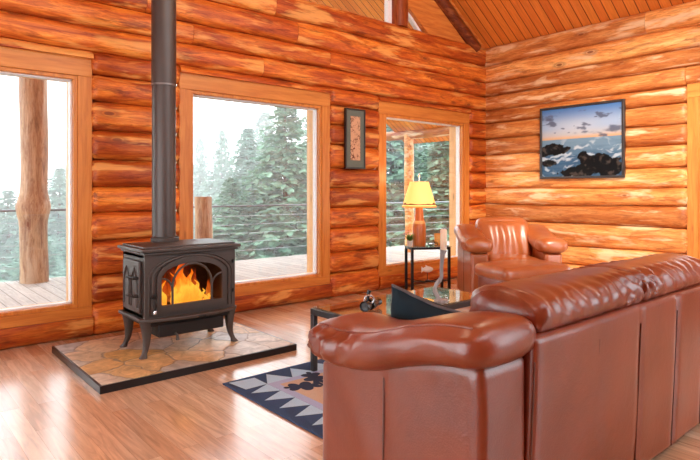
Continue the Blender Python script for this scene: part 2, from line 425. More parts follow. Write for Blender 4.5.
log_post(8.18, 7.70, .095, -.02, 2.30, 'deck_post', 'slim log post carrying the eave beam outside the lamp window', mat=LOGY)
b = BM(); b.verts.layers.float.new('tone'); tube(b, [(8.18+.01*nz(y*2), y, 2.31+.01*nz(y*2, 5)) for y in [4.4+.25*i for i in range(17)]], .095, 14)
tag(obj('eave_beam', b, LOGY), 'round peeled log beam under the eave outside the lamp window', 'beam', kind='structure')
rt = thing('deck_railing', 'grey metal deck railing of a top bar and thin cables along the deck edge', 'railing', (0, 8.6, -.02))
obj('top_rail', tube(BM(), [(x, 0, .95) for x in (-9, 2, 13)], .015, 8), plain('rail_grey', (.22,.24,.26), .4, .5, .6), rt)
for z in (.18, .33, .48, .63, .78):
    obj('cable', tube(BM(), [(x, 0, z) for x in (-9, 2, 13)], .003, 6), plain('cable_grey', (.55,.57,.58), .4, .5, .6), rt)
for x in (-3.6, .2, 7.4, 10.8):
    obj('baluster', box(BM(), x-.025, x+.025, -.025, .025, 0, .94), plain('rail_grey_dark', (.3,.3,.3), .5), rt)
gb = BM()
N = 40
gv = [[gb.verts.new(Vector((-40+140*i/N, 8.0+90*j/N, -3.2 - .05*j + .5*nz(i*.5, j*.5)))) for i in range(N+1)] for j in range(N+1)]
for j in range(N):
    for i in range(N): gb.faces.new((gv[j][i], gv[j][i+1], gv[j+1][i+1], gv[j+1][i]))
struct(obj('hillside_ground', gb, plain('meadow_ground', (.16,.22,.12), .9, .1, 0, .4, 1.5)))

def needle_mat(name, c0, c1):
    t = NT(name); n = t.noise(t.coord(), 1.6, 4)
    c = t.ramp(n.outputs[0], [(.35, c0), (.65, c1)])
    d = t.n('ShaderNodeBsdfDiffuse'); t.set(d, 'Color', c.outputs[0]); tr = t.n('ShaderNodeBsdfTranslucent'); t.set(tr, 'Color', c.outputs[0])
    mx = t.n('ShaderNodeMixShader', None, i_0=.3); t.set(mx, 'i_1', d); t.set(mx, 'i_2', tr); return t.out(mx)
NEED = [needle_mat('fir_needles', (.12,.24,.16), (.31,.47,.33)), needle_mat('spruce_needles', (.17,.29,.22), (.36,.51,.42)), needle_mat('haze_pale_needles', (.42,.49,.47), (.58,.64,.62))]  # palest set has distance haze put into the needle colour
BARK = plain('bark', (.16,.12,.09), .9, .1, 0, .3, 20)
def fir(h, rad, seed, mat, label, loc, low=.04):
    rnd = random.Random(seed)
    t = thing('conifer_tree', label, 'tree', loc, rnd.uniform(0, 6))
    obj('trunk', tube(BM(), [(0,0,0), (.03,0,h*.5), (0,.03,h*.98)], [.02*h, .012*h, .01], 8), BARK, t)
    b = BM(); nbr = int(h*150)
    for i in range(nbr):
        f = ((i+rnd.random())/nbr)**1.12; z = h*(low + (1-low)*f); a = rnd.uniform(0, 2*PI)
        R = (rad*(1-f)**.8 + .10)*(.80 + .42*nz(math.cos(a)*1.3+seed, math.sin(a)*1.3, z*.8) + rnd.uniform(-.14, .14))
        d = Vector((math.cos(a), math.sin(a), 0)); sd = Vector((-d.y, d.x, 0)); droop = rnd.uniform(.05, .30); ns = max(2, int(R/.19))
        for j in range(ns):
            u = (j+rnd.uniform(.5, 1))/ns
            if u < .28 and R > .9: continue
            p = Vector((0,0,z)) + d*R*u + Vector((0,0,R*(.30*u - droop*u*u*1.8)))
            wl = rnd.uniform(.17, .36)*min(1.25, .55+R*.4)
            for q in (-1, 0, 1):
                e = (d*rnd.uniform(.5, 1.1) + sd*q*rnd.uniform(.5, 1.0) + Vector((0,0,rnd.uniform(-.75, .15)))).normalized()
                s2 = e.cross(Vector((rnd.uniform(-.5,.5), rnd.uniform(-.5,.5), 1))).normalized()*wl*.30
                b.faces.new([b.verts.new(v) for v in (p-s2*.5, p+e*wl*.5-s2, p+e*wl, p+e*wl*.5+s2)])
    obj('needle_foliage', b, mat, t, smooth=False); return t
v_ = bpy.data.materials.new('forest_mist'); v_.use_nodes = True; v_.node_tree.nodes.clear()
vs_ = v_.node_tree.nodes.new('ShaderNodeVolumeScatter'); vs_.inputs['Density'].default_value = .023; vs_.inputs['Color'].default_value = (.97,.98,1,1)
vo_ = v_.node_tree.nodes.new('ShaderNodeOutputMaterial'); v_.node_tree.links.new(vs_.outputs[0], vo_.inputs['Volume'])
mo = obj('forest_mist', box(BM(), -25, 55, 10.5, 48, -6, 16), v_, smooth=False); tag(mo, 'thin white mist hanging among the conifers beyond the deck', 'mist', kind='stuff')
PROTO = {}
def place_fir(px, d, top, rad, seed, mi, label, base=-3.6):
    p = at(px, 190, d); h = H + (CY-top)/F_PX*d - base
    sc_ = (rad/2.4, rad/2.4, h/9.)
    key = (mi, seed % 2)
    if key not in PROTO:
        PROTO[key] = fir(9., 2.4, seed, NEED[mi], label, (p.x, p.y, base)); PROTO[key].scale = sc_
    else: dup(PROTO[key], (p.x, p.y, base), seed*1.9, label, sc_)
TREES = [
 (286, 17.5, 96, 2.5, 1, 0, 'tall dense fir filling the right half of the middle window'),
 (318, 24, 92, 2.6, 2, 0, 'dark fir behind the right jamb of the middle window'),
 (248, 21, 128, 2.3, 3, 1, 'medium grey-green fir in the centre of the middle window'),
 (222, 27, 130, 1.6, 4, 1, 'slim pale spruce standing free against the sky in the middle window'),
 (200, 31, 138, 1.5, 5, 1, 'thin spruce with a bare spire above the short rail post'),
 (232, 16.5, 178, 2.0, 6, 0, 'low bushy fir directly above the wood stove'),
 (392, 19, 60, 2.3, 7, 0, 'fir at the left edge of the lamp window behind the eave post'),
 (422, 24, 70, 2.7, 8, 1, 'broad fir in the centre of the lamp window behind the lamp'),
 (450, 18, 88, 2.4, 9, 0, 'bright green fir at the right edge of the lamp window'),
 (8, 19, 190, 1.9, 10, 1, 'misty fir left of the tall log post in the left window'),
 (60, 19.5, 168, 1.9, 11, 1, 'misty fir right of the tall log post in the left window'),
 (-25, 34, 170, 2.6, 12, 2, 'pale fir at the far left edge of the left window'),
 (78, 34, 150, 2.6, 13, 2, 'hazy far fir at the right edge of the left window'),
 (35, 16, 224, 1.7, 14, 1, 'short fir low behind the deck rail in the left window'),
 (265, 30, 112, 3.0, 15, 1, 'far fir rising behind the trees of the middle window'),
 (180, 24, 200, 2.4, 18, 1, 'low pale fir behind the stove pipe'),
]
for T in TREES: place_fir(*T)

# ------------------------------------------------------------------ hearth and stove
t = NT('flagstone'); mp = t.coord((1,1,1)); wv = t.noise(mp, 2.2, 3)
wob = t.n('ShaderNodeVectorMath', {'operation': 'MULTIPLY_ADD'}); t.set(wob, 'i_0', wv.outputs['Color']); t.set(wob, 'i_1', (.35,.35,0)); t.set(wob, 'i_2', mp)
ve = t.n('ShaderNodeTexVoronoi', {'feature': 'DISTANCE_TO_EDGE', 'voronoi_dimensions': '2D'}, Vector=wob, Scale=3.7)
vc = t.n('ShaderNodeTexVoronoi', {'voronoi_dimensions': '2D'}, Vector=wob, Scale=3.7)
sp = t.n('ShaderNodeSeparateColor', None, Color=vc.outputs['Color'])
cc = t.ramp(sp.outputs[0], [(0, (.38,.39,.42)), (.2, (.58,.54,.48)), (.4, (.56,.33,.10)), (.55, (.66,.50,.30)), (.75, (.62,.38,.12)), (1, (.50,.48,.46))])
n2 = t.noise(mp, 9, 6, .65, 1.); c = t.mix(1., cc.outputs[0], t.ramp(n2.outputs[0], [(.3, (.55,.52,.46)), (.7, (1.4,1.36,1.3))]).outputs[0], 'MULTIPLY')
c = t.mix(t.ramp(ve.outputs['Distance'], [(.012, (1,1,1)), (.035, (0,0,0))]).outputs[0], c, (.28,.22,.15))
FLAG = t.bsdf(c, .4, .5, 0, t.bump(t.math('ADD', n2.outputs[0], t.ramp(ve.outputs['Distance'], [(0, (0,0,0)), (.05, (1,1,1))]).outputs[0]), .35, .012))
hp = thing('hearth_pad', 'raised flagstone hearth pad with black edging under the wood stove', 'hearth pad', (1.75, 4.03, 0))
obj('stone_top', box(BM(), -.69, .69, -.55, .55, .006, .050), FLAG, hp, bevel=.003)
b = BM()
for x0, x1, y0, y1 in ((-.705,.705,-.565,-.55), (-.705,.705,.55,.565), (-.705,-.69,-.55,.55), (.69,.705,-.55,.55)): box(b, x0, x1, y0, y1, 0, .048)
obj('metal_edging', b, plain('edge_black', (.015,.015,.017), .3, .5, .3), hp, bevel=.002)

SX, SY, SZ = 1.79, 4.02, .0515
st = thing('wood_stove', 'dark cast-iron wood stove with arched glass door and burning fire on the stone hearth', 'stove', (SX, SY, SZ))
# local: x across, -y to the room; heights above the hearth
WX, DF, DB = .345, -.195, .235
ZB, ZT = .265, .705
b = BM()                                # firebox shell with an opening in front: sides, back, top, bottom
box(b, -WX, -WX+.03, DF+.02, DB, ZB, ZT); box(b, WX-.03, WX, DF+.02, DB, ZB, ZT); box(b, -WX, WX, DB-.03, DB, ZB, ZT)
box(b, -WX, WX, DF+.02, DB, ZB, ZB+.03); box(b, -WX, WX, DF+.02, DB, ZT-.03, ZT)
obj('body', b, IRON, st, bevel=.006)
def arch(hw, z0, zs, rise, n=24):       # flat-bottomed arch outline, counter-clockwise from bottom right
    return [(hw, z0)] + [(hw*math.cos(PI*i/n), zs + rise*math.sin(PI*i/n)) for i in range(n+1)] + [(-hw, z0)]
def plate_with_hole(outer, inner, y0, y1, bm):
    def rs(poly, n=64):                 # resample by arc length from the first point
        P = [Vector((p[0], 0, p[1])) for p in poly]; P.append(P[0]); L = [0]
        for a_, b_ in zip(P, P[1:]): L.append(L[-1]+(b_-a_).length)
        out = []
        for i in range(n):
            s = L[-1]*i/n; k = max(j for j in range(len(L)-1) if L[j] <= s+1e-9)
            f = (s-L[k])/max(1e-9, L[k+1]-L[k]); out.append(P[k].lerp(P[k+1], f))
        return out
    a_, b_ = outer, rs(inner)
    # outer loop: cast each inner point outwards from the opening's centre to the outer outline
    c_ = sum(b_, Vector((0,0,0)))/len(b_); O = [Vector((p[0], 0, p[1])) for p in outer]; oo = []
    for p in b_:
        d = p-c_; best = None
        for i in range(len(O)):
            q0, q1 = O[i], O[(i+1)%len(O)]; e = q1-q0; den = d.x*e.z-d.z*e.x
            if abs(den) < 1e-12: continue
            tt = ((q0.x-c_.x)*e.z-(q0.z-c_.z)*e.x)/den; uu = ((q0.x-c_.x)*d.z-(q0.z-c_.z)*d.x)/den
            if tt > 0 and -1e-6 <= uu <= 1+1e-6 and (best is None or tt < best): best = tt
        oo.append(c_ + d*(best or 1))
    for q in O:                         # snap the nearest cast point onto each corner
        if len(O) <= 6:
            i = min(range(len(oo)), key=lambda j: (oo[j]-q).length); oo[i] = q.copy()
    n = len(b_); V = lambda P, y: [bm.verts.new(Vector((p.x, y, p.z))) for p in P]
    fo, fi, bo, bi = V(oo, y0), V(b_, y0), V(oo, y1), V(b_, y1)
    for i in range(n):
        j = (i+1)%n
        for q in ((fo[i], fo[j], fi[j], fi[i]), (bo[i], bi[i], bi[j], bo[j]), (fi[i], fi[j], bi[j], bi[i]), (fo[i], bo[i], bo[j], fo[j])): bm.faces.new(q)
    return bm
b = plate_with_hole([(WX, ZB), (WX, ZT), (-WX, ZT), (-WX, ZB)], arch(.262, .30, .535, .135), DF, DF+.035, BM())
obj('front_plate', b, IRON, st, angle=30)
dr = obj('door', plate_with_hole(arch(.266, .295, .535, .140), arch(.232, .345, .535, .098), DF-.014, DF+.016, BM()), IRON, st, angle=30)
b = BM()                                # raised arch mouldings round the door
for hw, rs_, r in ((.292, .158, .010), (.318, .178, .005)):
    tube(b, [(hw, DF-.002, .29)] + [(hw*math.cos(PI*i/24), DF-.002, .535+rs_*math.sin(PI*i/24)*.93) for i in range(25)] + [(-hw, DF-.002, .29)], r, 8)
obj('arch_moulding', b, IRON, st)
b = BM(); y = DF-.004                   # the glass door's bars: one pointed-round arch and two half arches
tube(b, [(.15, y, .345), (.15, y, .47)] + [(.15*math.cos(PI*i/16), y, .47+.155*math.sin(PI*i/16)) for i in range(17)] + [(-.15, y, .47), (-.15, y, .345)], .0085, 8)
for s in (1, -1):
    tube(b, [(s*.15, y, .345)] + [(s*(.232-.080*math.cos(PI/2*i/8)), y, .45+.085*math.sin(PI/2*i/8)) for i in range(9)], .0075, 8)
obj('door_tracery', b, IRON, dr)
obj('door_glass', prism(BM(), [Vector((p[0], DF+.004, p[1])) for p in arch(.233, .344, .535, .099)], Vector((0, .004, 0))), glass_mat('stove_glass', (.93,.88,.82), .5), dr, smooth=False)
b = BM(); tube(b, [(-.292, DF-.006, .41), (-.292, DF-.04, .40), (-.292, DF-.045, .36), (-.29, DF-.035, .325)], [.010,.010,.012,.010], 8); tube(b, [(-.31, DF-.004, .41), (-.285, DF-.02, .43), (-.27, DF-.02, .42)], .007, 8)
hd = obj('door_handle', b, IRON_D, dr)
tag(obj('handle_knob', lathe(BM(), [(.002,0), (.012,.004), (.014,.014), (.010,.026), (.002,.03)], 12, (-.288, DF-.036, .298)), CHROME, hd), 'chrome knob of the door handle')
for z in (.38, .60): obj('hinge', lathe(BM(), [(.002,0), (.010,.002), (.011,.022), (.002,.03)], 10, (.325, DF-.006, z)), IRON_D, st)
b = BM(); rbox(b, (0, .015, .735), (.76, .50, .03), .012, 6); obj('top_plate', b, IRON, st)
b = BM(); rbox(b, (0, .02, .752), (.70, .43, .018), .008, 6); obj('top_lid', b, IRON, st)
b = BM(); rbox(b, (0, .012, .712), (.72, .465, .022), .010, 6); obj('cornice_moulding', b, IRON, st)
prof = [Vector((-.375, -.17, .243)), Vector((-.30, -.225, .243)), Vector((-.15, -.262, .243)), Vector((0, -.275, .243)), Vector((.15, -.262, .243)), Vector((.30, -.225, .243)), Vector((.375, -.17, .243)), Vector((.375, .25, .243)), Vector((-.375, .25, .243))]
obj('ash_lip', prism(BM(), prof, Vector((0, 0, .024))), IRON, st, bevel=.006)
obj('skirt', box(BM(), -.33, .33, -.19, .225, .205, .25), IRON_D, st, bevel=.01)
ap = obj('ash_pan', box(BM(), -.25, .25, -.20, .12, .125, .215), IRON_D, st, bevel=.008)
obj('pull_knob', tube(BM(), [(-.13, -.20, .14), (-.13, -.235, .135), (-.13, -.24, .10)], [.008,.009,.013], 8), IRON, ap)
obj('damper_lever', tube(BM(), [(.02, -.25, .252), (.02, -.285, .255), (.06, -.288, .256)], .006, 8), IRON_D, st)
for sx in (-1, 1):
    for sy in (-1, 1):
        b = BM(); rings = []
        for i in range(11):
            f = i/10; z = .25*(1-f); ox = .325 + .008*f + .018*max(0, f-.75)*4 - .010*math.sin(f*PI); oy = .170+.012*f*f+.012*max(0, f-.75)*4
            w = .026*(1-f)**1.4+.016 + (.010 if f > .9 else 0)
            rings.append(ring_se(Vector((sx*ox, sy*oy+.015, z)), Vector((w, 0, 0)), Vector((0, w, 0)), 3, 14))
        loft(b, rings); obj('leg', b, IRON, st)
# left side loading door with two lancet arches, and its latch
b = BM(); box(b, -WX-.022, -WX+.002, -.145, .175, .30, .66); sd = obj('side_door', b, IRON, st, bevel=.006)
b = BM()
for cy_ in (-.06, .09):
    tube(b, [(-WX-.024, cy_-.055, .34), (-WX-.024, cy_-.055, .50), (-WX-.024, cy_-.035, .56), (-WX-.024, cy_, .605), (-WX-.024, cy_+.035, .56), (-WX-.024, cy_+.055, .50), (-WX-.024, cy_+.055, .34)], .007, 8)
obj('lancet_relief', b, IRON, sd)
for z in (.42, .545):
    obj('latch_handle', tube(BM(), [(-WX-.02, -.13, z), (-WX-.055, -.13, z), (-WX-.062, -.10, z+.004), (-WX-.06, -.02, z)], [.010,.011,.012,.009], 8), IRON_D, sd)
obj('flue_collar', lathe(BM(), [(.10,.757), (.105,.762), (.105,.79), (.094,.795), (.094,.76)], 32, (-.05, .175, 0)), IRON, st)
# embers, logs and flames inside the firebox
LOGB = plain('charred_log', (.05,.025,.015), .9, .2, 0, .5, 30)
for (x0, y0, x1, y1, z, r) in ((-.20,-.02,.17,.05,.335,.038), (-.12,.10,.21,-.02,.355,.035), (-.17,.07,.10,.10,.40,.032)):
    tag(obj('firewood_log', tube(BM(), [(SX+x0, SY+y0, SZ+z-.01), (SX+(x0+x1)/2, SY+(y0+y1)/2, SZ+z+.006), (SX+x1, SY+y1, SZ+z)], [r*.9, r, r*.85], 12), LOGB), 'charred firewood log glowing inside the wood stove', 'firewood', 'logs burning in the stove')
t = NT('embers'); n = t.noise(t.coord(), 34, 3); c = t.ramp(n.outputs[0], [(.4, (.02,.004,.001)), (.55, (.9,.12,.01)), (.7, (1,.4,.05))])
EMB = t.bsdf((.03,.02,.02), .9, .1, Emission_Color=c.outputs[0], Emission_Strength=2.2)
b = BM(); rbox(b, (0, .02, .302), (.52, .28, .03), .012, 12, (0,0,0), lambda q, p: q + Vector((0,0,.022*nz(q.x*22, q.y*22) if p.z > 0 else 0))); 
o = obj('ember_bed', b, EMB); o.location = (SX, SY, SZ); tag(o, 'bed of glowing embers on the floor of the wood stove', 'embers', kind='stuff')
def flame_mat(nm, z0, z1, stops, s, a0):
    t = NT(nm); tc = t.n('ShaderNodeTexCoord'); sp = t.n('ShaderNodeSeparateXYZ', None, Vector=tc.outputs['Object'])
    f = t.math('DIVIDE', t.math('SUBTRACT', sp.outputs[2], z0), z1-z0, clamp=True)
    n = t.noise(t.coord((1,1,.45)), 16, 3, .6, 1.)
    f = t.math('ADD', f, t.math('MULTIPLY', t.math('SUBTRACT', n.outputs[0], .5), .9), clamp=True)
    c = t.ramp(f, stops)
    e = t.n('ShaderNodeEmission', None, Strength=s); t.set(e, 'Color', c.outputs[0]); tr = t.n('ShaderNodeBsdfTransparent')
    n4 = t.noise(t.coord((1,1,.4)), 22, 3, .6, .6); al_ = t.math('SUBTRACT', t.math('MULTIPLY_ADD', n4.outputs[0], 2.2, a0), f, clamp=True)
    mx = t.n('ShaderNodeMixShader'); t.set(mx, 'i_0', al_); t.set(mx, 'i_1', tr); t.set(mx, 'i_2', e); return t.out(mx)
FL = flame_mat('flame', .30, .66, [(.08, (1,.36,.03)), (.32, (1,.56,.06)), (.56, (1,.22,.012)), (.9, (.7,.05,.004))], 1.35, .25)
FLR = flame_mat('flame_red', .30, .58, [(.1, (1,.32,.03)), (.5, (.9,.12,.01)), (.95, (.35,.02,.01))], .8, -.1)
def flame(x, y, z, h, r, mat, seed):
    b = BM(); rings = []; n = 16
    for i in range(n+1):
        f = i/n; rr = r*(math.sin(PI*min(1, .18+f*.52)**.9)**1.0)*(1-f)**.75 + .001
        ox = .055*nz(f*2.4, seed)*f*2; oy = .03*nz(f*2.2, seed+9)*f
        rings.append([Vector((x+ox+rr*(1+.55*nz(k*.9+seed, f*5))*math.cos(2*PI*k/12), y+oy+rr*.6*math.sin(2*PI*k/12), z+h*f)) for k in range(12)])
    loft(b, rings); o = obj('flame', b, mat); o.location = (SX, SY, SZ); return o
FLM = [(-.03,-.10,.32,.37,.06,FL,1), (-.09,-.11,.32,.24,.045,FL,2), (.04,-.09,.32,.25,.05,FL,3), (-.175,-.10,.32,.19,.030,FL,4), (.09,-.10,.32,.17,.035,FL,5), (.19,-.07,.32,.17,.030,FLR,6), (.0,-.03,.33,.35,.095,FLR,7), (-.07,-.03,.34,.34,.09,FLR,8), (.165,-.11,.32,.06,.025,FL,9), (-.17,-.05,.34,.25,.05,FLR,10), (.09,-.03,.34,.24,.06,FLR,12), (.135,-.11,.32,.10,.022,FL,13)]
for F_ in FLM: tag(flame(*F_), 'orange and yellow flame licking up behind the stove door glass', 'flame', 'flames in the stove')

pp = thing('stove_pipe', 'dark grey round stove pipe rising from the stove to the ceiling', 'stove pipe', (SX-.05, SY+.195, SZ+.757))
for z0, z1, r in ((.006, 1.215, .088), (1.20, 4.03, .092)):
    obj('pipe_section', lathe(BM(), [(r, z0), (r, (z0+z1)/2), (r, z1)], 40), PIPE, pp)
obj('joint_band', lathe(BM(), [(.092, 1.192), (.0945, 1.194), (.0945, 1.204), (.092, 1.206)], 40), plain('pipe_band', (.22,.20,.19), .4, .5, .6), pp)

# ------------------------------------------------------------------ rug
t_ = lambda n, c: plain(n, c, .95, .1, 0, .22, 160, .4)
RUGM = [t_('rug_navy', (.045,.080,.165)), t_('rug_ice', (.40,.61,.80)), t_('rug_lavender', (.37,.44,.68)), t_('rug_tan', (.55,.42,.32)), t_('rug_leaf', (.035,.045,.085))]
X0, X1, Y0, Y1 = 1.67, 3.75, 1.86, 3.15
b = BM(); rbox(b, ((X0+X1)/2, (Y0+Y1)/2, .006), (X1-X0, Y1-Y0, .012), .005, 6)
def flat(pts, z, mi):
    f = b.faces.new([b.verts.new(Vector((x, y, z))) for x, y in pts]); f.material_index = mi
    if f.normal.z < 0: f.normal_flip()
def rect(i, z, mi): flat([(X0+i, Y0+i), (X1-i, Y0+i), (X1-i, Y1-i), (X0+i, Y1-i)], z, mi)
bw = .20
rect(.05, .0124, 0)
def saw(p, q, inn, n):                   # teeth from an edge line towards the rug's middle
    p, q, inn = Vector(p), Vector(q), Vector(inn); d = (q-p)/n
    for i in range(n):
        a, c = p+d*i, p+d*(i+1); flat([tuple(a+inn*bw), tuple(c+inn*bw), tuple(a+d*.5+inn*.04)], .0130, 1)
saw((X0, Y0+bw), (X0, Y1-bw), (1, 0), 6); saw((X1, Y0+bw), (X1, Y1-bw), (-1, 0), 6)
saw((X0+bw, Y1), (X1-bw, Y1), (0, -1), 9); saw((X0+bw, Y0), (X1-bw, Y0), (0, 1), 9)
for (cx, cy, dx, dy) in ((X0, Y0, 1, 1), (X1, Y0, -1, 1), (X0, Y1, 1, -1), (X1, Y1, -1, -1)):
    flat([(cx+dx*bw, cy+dy*bw), (cx+dx*bw, cy+dy*.05), (cx+dx*.03, cy+dy*.03), (cx+dx*.05, cy+dy*bw)], .0131, 1)
rect(bw, .0134, 2); rect(bw+.055, .0138, 3)
def leaf(cx, cy, ang, s):
    out = []
    for i in range(97):
        f = i/96; th = 2*PI*f
        lob = .30 + .70*abs(math.cos(3.5*th))**.7
        x = math.cos(th)*s; y = math.sin(th)*s*.66*lob; x *= .62+.38*lob
        out.append((cx + x*math.cos(ang)-y*math.sin(ang), cy + x*math.sin(ang)+y*math.cos(ang)))
    c0 = b.verts.new(Vector((cx, cy, .0143))); vs = [b.verts.new(Vector((x, y, .0143))) for x, y in out[:-1]]
    for i in range(len(vs)):
        f = b.faces.new((c0, vs[i], vs[(i+1)%len(vs)])); f.material_index = 4
for mx in (2.12, 2.72, 3.32):
    for my in (2.72, 2.26):
        for a, d in ((1.3, .14), (2.7, .12), (.1, .13)):
            leaf(mx+math.cos(a)*d, my+math.sin(a)*d, a, .12)
        flat([(mx-.02, my-.16), (mx+.0, my-.16), (mx+.012, my+.05), (mx-.012, my+.05)], .0142, 4)
rg = BM()
tag(obj('area_rug', b, RUGM, smooth=False), 'flat woven rug with navy sawtooth border and oak leaves under the glass coffee table', 'rug')
rg.free()

# ------------------------------------------------------------------ coffee table and what stands on it
TG = glass_mat('table_glass', (.91,.98,.95), 1.5)
ct = thing('coffee_table', 'low glass-topped coffee table with dark square steel frame on the rug', 'coffee table', (2.22, 2.45, .0145))
TL, TD, TZ = 1.24, .53, .416
b = BM(); e = .035
for x in (0, TL-e):
    pass
for x0, x1, y0, y1 in ((0, TL, 0, e), (0, TL, TD-e, TD), (0, e, e, TD-e), (TL-e, TL, e, TD-e)): box(b, x0, x1, y0, y1, TZ-.045, TZ-.006)
obj('frame', b, STEEL, ct, bevel=.003)
for x in (0, TL-e):
    for y in (0, TD-e): obj('leg', box(BM(), x, x+e, y, y+e, 0, TZ-.045), STEEL, ct, bevel=.003)
obj('glass_top', box(BM(), .012, TL-.012, .012, TD-.012, TZ-.006, TZ+.004), TG, ct, smooth=False)
TOP = .0145 + TZ + .004
# dark tubular ornament
def at_z(px, py, z): return at(px, py, (H-z)*F_PX/(py-CY))
DARK = plain('dark_glaze', (.014,.013,.015), .18, .6, 0, .3, 20)
o = at_z(366, 311, TOP); on = thing('tube_ornament', 'small dark tubular ornament with a silvery ring on the near end of the coffee table', 'ornament', (o.x, o.y, TOP), A-PI/2)
for q, dz in ((0, 0), (.0, 0)): pass
def barrel(x, y0, z, ang):
    b = BM(); d = Vector((math.sin(ang), math.cos(ang), 0)); P = Vector((x, y0, z)); u = Vector((d.y, -d.x, 0)); w = Vector((0,0,1))
    rings = [[P + d*l + (u*math.cos(2*PI*k/20)+w*math.sin(2*PI*k/20))*r for k in range(20)] for l, r in ((.012,.004), (.010,.026), (0,.030), (-.002,.034), (.03,.033), (.06,.026), (.09,.020), (.105,.023), (.125,.022), (.126,.015), (.12,.003))]
    return loft(b, rings)
obj('barrel', barrel(-.012, -.04, .035, .55), DARK, on); obj('barrel', barrel(.026, .02, .035, .55), DARK, on)
b = BM(); tube(b, [(.015, .02, .058), (.035, .05, .062)], .010, 12); obj('bridge', b, DARK, on)
tag(obj('strap_ring', tube(BM(), [(.020+.030*math.cos(2*PI*i/20), -.006, .075+.026*math.sin(2*PI*i/20)) for i in range(21)], .006, 8), plain('silver_strap', (.5,.5,.52), .25, .5, .8), on), 'silvery ring')
obj('focus_post', tube(BM(), [(.012, .02, .06), (.014, .022, .10), (.022, .024, .128)], [.012,.010,.014], 12), DARK, on)
# driftwood candle holder
D = 3.89
foot = at(441, 302, D); ch = thing('candle_holder', 'tall twisted grey driftwood candle holder on the far end of the coffee table', 'candle holder', (foot.x, foot.y, TOP))
L_ = lambda px, py: at(px, py, D) - Vector((foot.x, foot.y, TOP))
DRIFT = board_mat('driftwood', 'z', [(.20,.19,.19), (.34,.32,.32), (.48,.46,.45)], .7, .2)
obj('base', lathe(BM(), [(.003,0), (.050,0), (.048,.012), (.02,.016), (.003,.018)], 20), DRIFT, ch)
pts = [(442.5,302), (439,298.5), (436,293), (434.8,288), (436.5,284), (440,280.5), (441.6,276), (441.4,268), (442,260), (442.6,254), (443.4,250)]
obj('branch', tube(BM(), [L_(*p) for p in pts], [.016,.015,.014,.013,.014,.015,.013,.013,.014,.017,.025], 10), DRIFT, ch)
obj('twig', tube(BM(), [L_(441, 277), L_(436, 283), L_(433.5, 291), L_(437, 298)], [.008,.009,.008,.006], 8), DRIFT, ch)
cp = L_(443.6, 250)
ca = thing('candle', 'thick cream pillar candle on top of the driftwood holder', 'candle', (foot.x+cp.x, foot.y+cp.y, TOP+cp.z+.001))
obj('wax', lathe(BM(), [(.020,0), (.0225,.004), (.0225,.135), (.019,.143), (.012,.139), (.002,.136)], 20), plain('candle_wax', (.86,.70,.52), .5, .4, 0, .08, 15, Subsurface_Weight=.2), ca)
obj('wick', tube(BM(), [(0,0,.135), (.001,0,.15)], .0015, 6), STEEL_B, ca)

